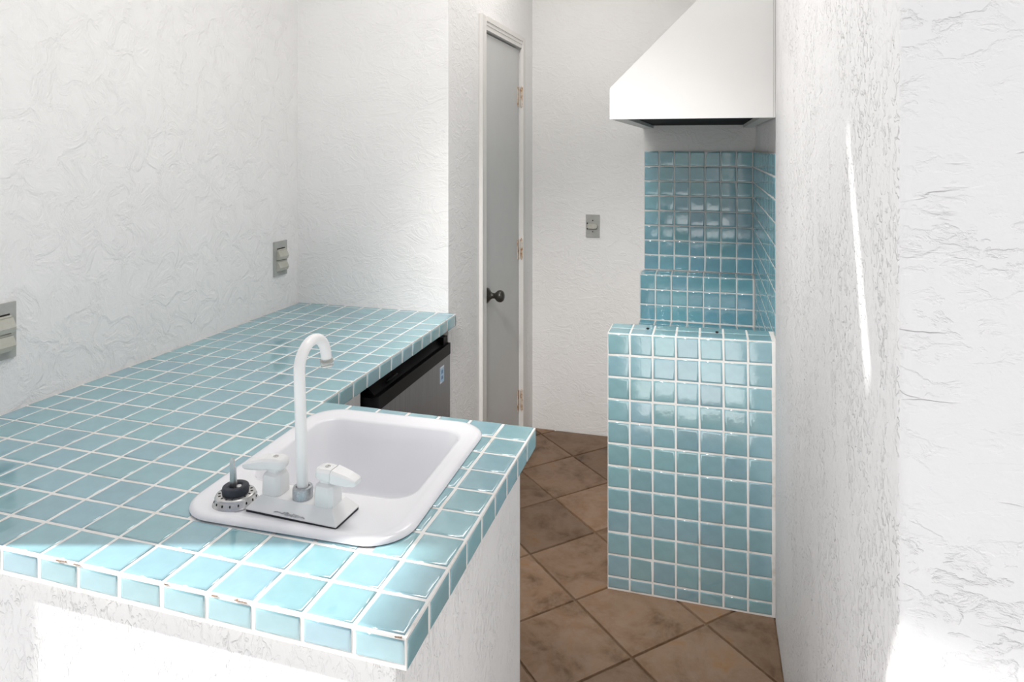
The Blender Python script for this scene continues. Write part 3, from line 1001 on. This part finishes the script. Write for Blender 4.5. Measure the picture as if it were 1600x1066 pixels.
for c in range(NC):
    x0, x1 = BX0 + c * cw + G / 2, BX0 + (c + 1) * cw - G / 2
    xm = (x0 + x1) / 2
    t = (xm - BX0) / xw
    zt_ = ZB0 + (ZB1 - ZB0) * t
    slp = (ZB1 - ZB0) / xw
    for y0, y1 in ((BY + 0.005, BY + 0.070), (BY + 0.075, YF - 0.002)):
        put_tile('top_tile', bq, (xm, (y0 + y1) / 2, zt_), (1, 0, slp), (0, 1, 0), x1 - x0, y1 - y0, M_TILE, 1.2)
    x0, x1 = 0.030 + c * 0.0776 + G / 2, 0.030 + (c + 1) * 0.0776 - G / 2
    xm = (x0 + x1) / 2
    for q in range(4):
        y1 = YS - q * P - G / 2
        y0 = YS - (q + 1) * P + G / 2
        put_tile('ledge_tile', bq, (xm, (y0 + y1) / 2, PIT), (1, 0, 0), (0, 1, 0), x1 - x0, y1 - y0, M_TILE_SHADE, 1.2)
    for q in range(3):
        zt2 = (ZS0 + (ZS1 - ZS0) * t) - q * 0.0765 - (G / 2 if q else 0.005)
        zb2 = (ZS0 + (ZS1 - ZS0) * t) - (q + 1) * 0.0765 + G / 2
        put_tile('step_tile', bq, (xm, YS, (zt2 + zb2) / 2), (1, 0, 0.0055), (0, 0, 1), x1 - x0, round(zt2 - zb2, 3), M_TILE_SHADE, 1.2)
    for y0, y1 in ((YS + 0.004, YS + 0.066), (YS + 0.071, YB - 0.014)):
        put_tile('step_top_tile', bq, (xm, (y0 + y1) / 2, ZS0 + (ZS1 - ZS0) * t), (1, 0, 0.0055), (0, 1, 0), x1 - x0, y1 - y0, M_TILE_SHADE, 1.2)
for hx, hy in ((0.158, 1.672), (0.392, 1.672)):
    bm = bmesh.new()
    lathe(bm, [(0.0052, -0.004), (0.0052, 0.0012), (0.0035, 0.0020), (0.001, 0.0020)], 12, bqv(hx, hy, 0.893 + 0.02 * (hx - .026)))
    bm_obj('anchor_plug', bm, M_HOLE, bq, smooth=True, sharp=40)['label'] = 'small black plug between the top tiles'

# tiled backsplash on the back wall and the alcove side
bs = empty('tiled_backsplash', (0.30, YB, 0.9), 'two-sided tiled backsplash in the corner behind the barbecue', 'backsplash')
ZT = 1.514
XS0, XS1 = 0.040, 0.577
bm = bmesh.new()
box(bm, XS0 - 0.30, 0.5780 - 0.30, -0.0085, -0.0005, 0.0005, ZT - 0.9)
bm_obj('grout_bed', bm, M_GROUT, bs)
bm = bmesh.new()
prism(bm, [(1.608 - YB, PIT + 0.002 - 0.9), (YS - 0.001 - YB, PIT + 0.002 - 0.9), (YS - 0.001 - YB, 0.0012), (-0.009, 0.0012), (-0.009, ZT - 0.9), (1.608 - YB, ZT - 0.9)], 0.5785 - 0.30, 0.5915 - 0.30, 'x')
bm_obj('grout_bed', bm, M_GROUT, bs)
cw2 = (XS1 - XS0) / 7
for k in range(9):
    z1 = ZT - k * PB - (G / 2 if k else 0.001)
    z0 = max(ZT - (k + 1) * PB + G / 2, 0.902)
    if z1 - z0 < 0.009:
        continue
    for c in range(7):
        x0, x1 = XS0 + c * cw2 + G / 2, XS0 + (c + 1) * cw2 - G / 2
        put_tile('tile', bs, ((x0 + x1) / 2, YB - 0.0103, (z0 + z1) / 2), (1, 0, 0), (0, 0, 1), x1 - x0, round(z1 - z0, 3), M_TILE_SHADE, 2.2)
for k in range(12):
    z1 = ZT - k * PB - (G / 2 if k else 0.001)
    z0 = max(ZT - (k + 1) * PB + G / 2, PIT + 0.004)
    if z1 - z0 < 0.01:
        continue
    for c in range(17):
        y1 = YB - 0.013 - c * P - G / 2
        y0 = YB - 0.013 - (c + 1) * P + G / 2
        zz = z0
        if (y0 + y1) / 2 > YS - 0.03:
            zz = max(z0, 0.903)
        elif (y0 + y1) / 2 < YF:
            zz = max(z0, 0.906)
        if z1 - zz < 0.01 or y0 < 1.605:
            continue
        put_tile('tile', bs, (0.5768, (y0 + y1) / 2, (zz + z1) / 2), (0, -1, 0), (0, 0, 1), y1 - y0, round(z1 - zz, 3), M_TILE_SHADE, 1.6)

# ================================================================== RANGE HOOD
hd = empty('range_hood', (0.30, 2.2, 1.633), 'white enamel wedge-shaped hood hanging above the tiled barbecue', 'range hood')
HXL, HXR = 0.034, 0.5735
bm = bmesh.new()
ZH = 1.633
prism(bm, [(HXL - .3, 0.030), (HXR - .3, 0.030), (HXR - .3, 0.640), (HXL - .3, 0.108)], 1.594 - 2.2, YB - 0.002 - 2.2, 'y')
bm_obj('canopy', bm, M_HOOD, hd)
bm = bmesh.new()
box(bm, HXL - .3, HXR - .3, 1.594 - 2.2, 1.612 - 2.2, 0.0, 0.030)
bm_obj('front_lip', bm, M_HOOD, hd)
bm = bmesh.new()
box(bm, HXL - .3, 0.088 - .3, 1.612 - 2.2, YB - 0.002 - 2.2, 0.001, 0.030)
bm_obj('side_lip', bm, M_HOOD_IN, hd)
bm = bmesh.new()
box(bm, 0.532 - .3, HXR - .3, 1.612 - 2.2, YB - 0.002 - 2.2, 0.001, 0.030)
bm_obj('side_lip', bm, M_HOOD_IN, hd)
bm = bmesh.new()
box(bm, 0.088 - .3, 0.532 - .3, 1.612 - 2.2, YB - 0.004 - 2.2, 0.016, 0.029)
bm_obj('baffle', bm, M_BLACK, hd)['label'] = 'black underside opening'
bm = bmesh.new()
box(bm, HXR - 0.0065 - .3, HXR - 0.0045 - .3, 1.5932 - 2.2, 1.594 - 2.2, 0.002, 0.62)
bm_obj('seam', bm, M_HOOD_IN, hd)['label'] = 'fine vertical seam by the wall'

# ================================================================== ELECTRICAL COVERS
def rounded_plate(bm, w, h, d0, d1, b=0.003):
    box(bm, -w / 2, w / 2, d1, d0, -h / 2, h / 2)      # front face at y = d1 (negative)
    bevel(bm, b, 2)
def weather_outlet(loc, rotz, label):
    t = empty('outlet_cover', loc, label, 'outlet', 'grey weatherproof outlet covers on the left wall', rotz)
    bm = bmesh.new()
    rounded_plate(bm, 0.080, 0.130, 0.0, -0.0065)
    bm_obj('plate', bm, M_PLATE, t, smooth=True, sharp=35)
    bm = bmesh.new()
    box(bm, -0.024, 0.024, -0.0072, -0.0062, 0.0345, 0.0395)
    bm_obj('slot', bm, M_HOLE, t)['label'] = 'dark hinge slot'
    for zc in (0.0120, -0.0300):
        bm = bmesh.new()
        # flip lid: hooded wedge, hinged at the top, thickest near the lower third
        prof = [(-0.0060, 0.0200), (-0.0140, 0.0180), (-0.0200, 0.0060), (-0.0235, -0.0030), (-0.0190, -0.0150), (-0.0060, -0.0165)]
        prism(bm, [(y, z + zc) for y, z in prof], -0.0275, 0.0275, 'x')
        bevel(bm, 0.003, 2)
        lid = bm_obj('flip_lid', bm, M_LID, t, smooth=True, sharp=35)
        bm = bmesh.new()
        lathe(bm, [(0.0036, -0.0245), (0.0036, 0.0245)], 10, (0, -0.0095, zc + 0.0205), 'x')
        bm_obj('hinge_pin', bm, M_LID, lid, smooth=True, sharp=40)
    return t
weather_outlet((XL, 1.4745, 1.114), math.pi / 2, 'grey double-lid outlet cover on the left wall near the far corner')
weather_outlet((XL, 0.397, 1.110), math.pi / 2, 'grey double-lid outlet cover cut by the left edge of the photo')

sw = empty('switch_cover', (-0.2305, YB, 1.1145), 'grey weatherproof switch plate on the back wall right of the door', 'switch')
bm = bmesh.new()
rounded_plate(bm, 0.074, 0.121, 0.0, -0.007)
bm_obj('plate', bm, M_PLATE, sw, smooth=True, sharp=35)
bm = bmesh.new()
lev = [(-0.026, -0.0125), (0.014, -0.0125)] + [(0.014 + 0.0125 * math.sin(a), -0.0125 * math.cos(a)) for a in [math.radians(q) for q in (20, 45, 70, 90, 110, 135, 160)]] + [(0.014, 0.0125), (-0.026, 0.0125)]
prism(bm, lev, -0.022, -0.0068, 'y')
bevel(bm, 0.002, 2)
bm_obj('toggle_cover', bm, M_LID, sw, smooth=True, sharp=35)
for z in (0.0135, -0.0135):
    bm = bmesh.new()
    lathe(bm, [(0.0035, -0.004), (0.0035, 0.004)], 10, (-0.0285, -0.0105, z), 'z')
    bm_obj('pivot', bm, M_GASKET, sw, smooth=True, sharp=40)
for z in (0.0300, -0.0305):
    bm = bmesh.new()
    lathe(bm, [(0.0034, -0.0065), (0.0034, -0.0082), (0.0020, -0.0090), (0.001, -0.0090)], 12, (0.0, 0.0, z), 'y')
    bm_obj('screw', bm, M_KNOB, sw, smooth=True, sharp=40)['label'] = 'dark screw head'
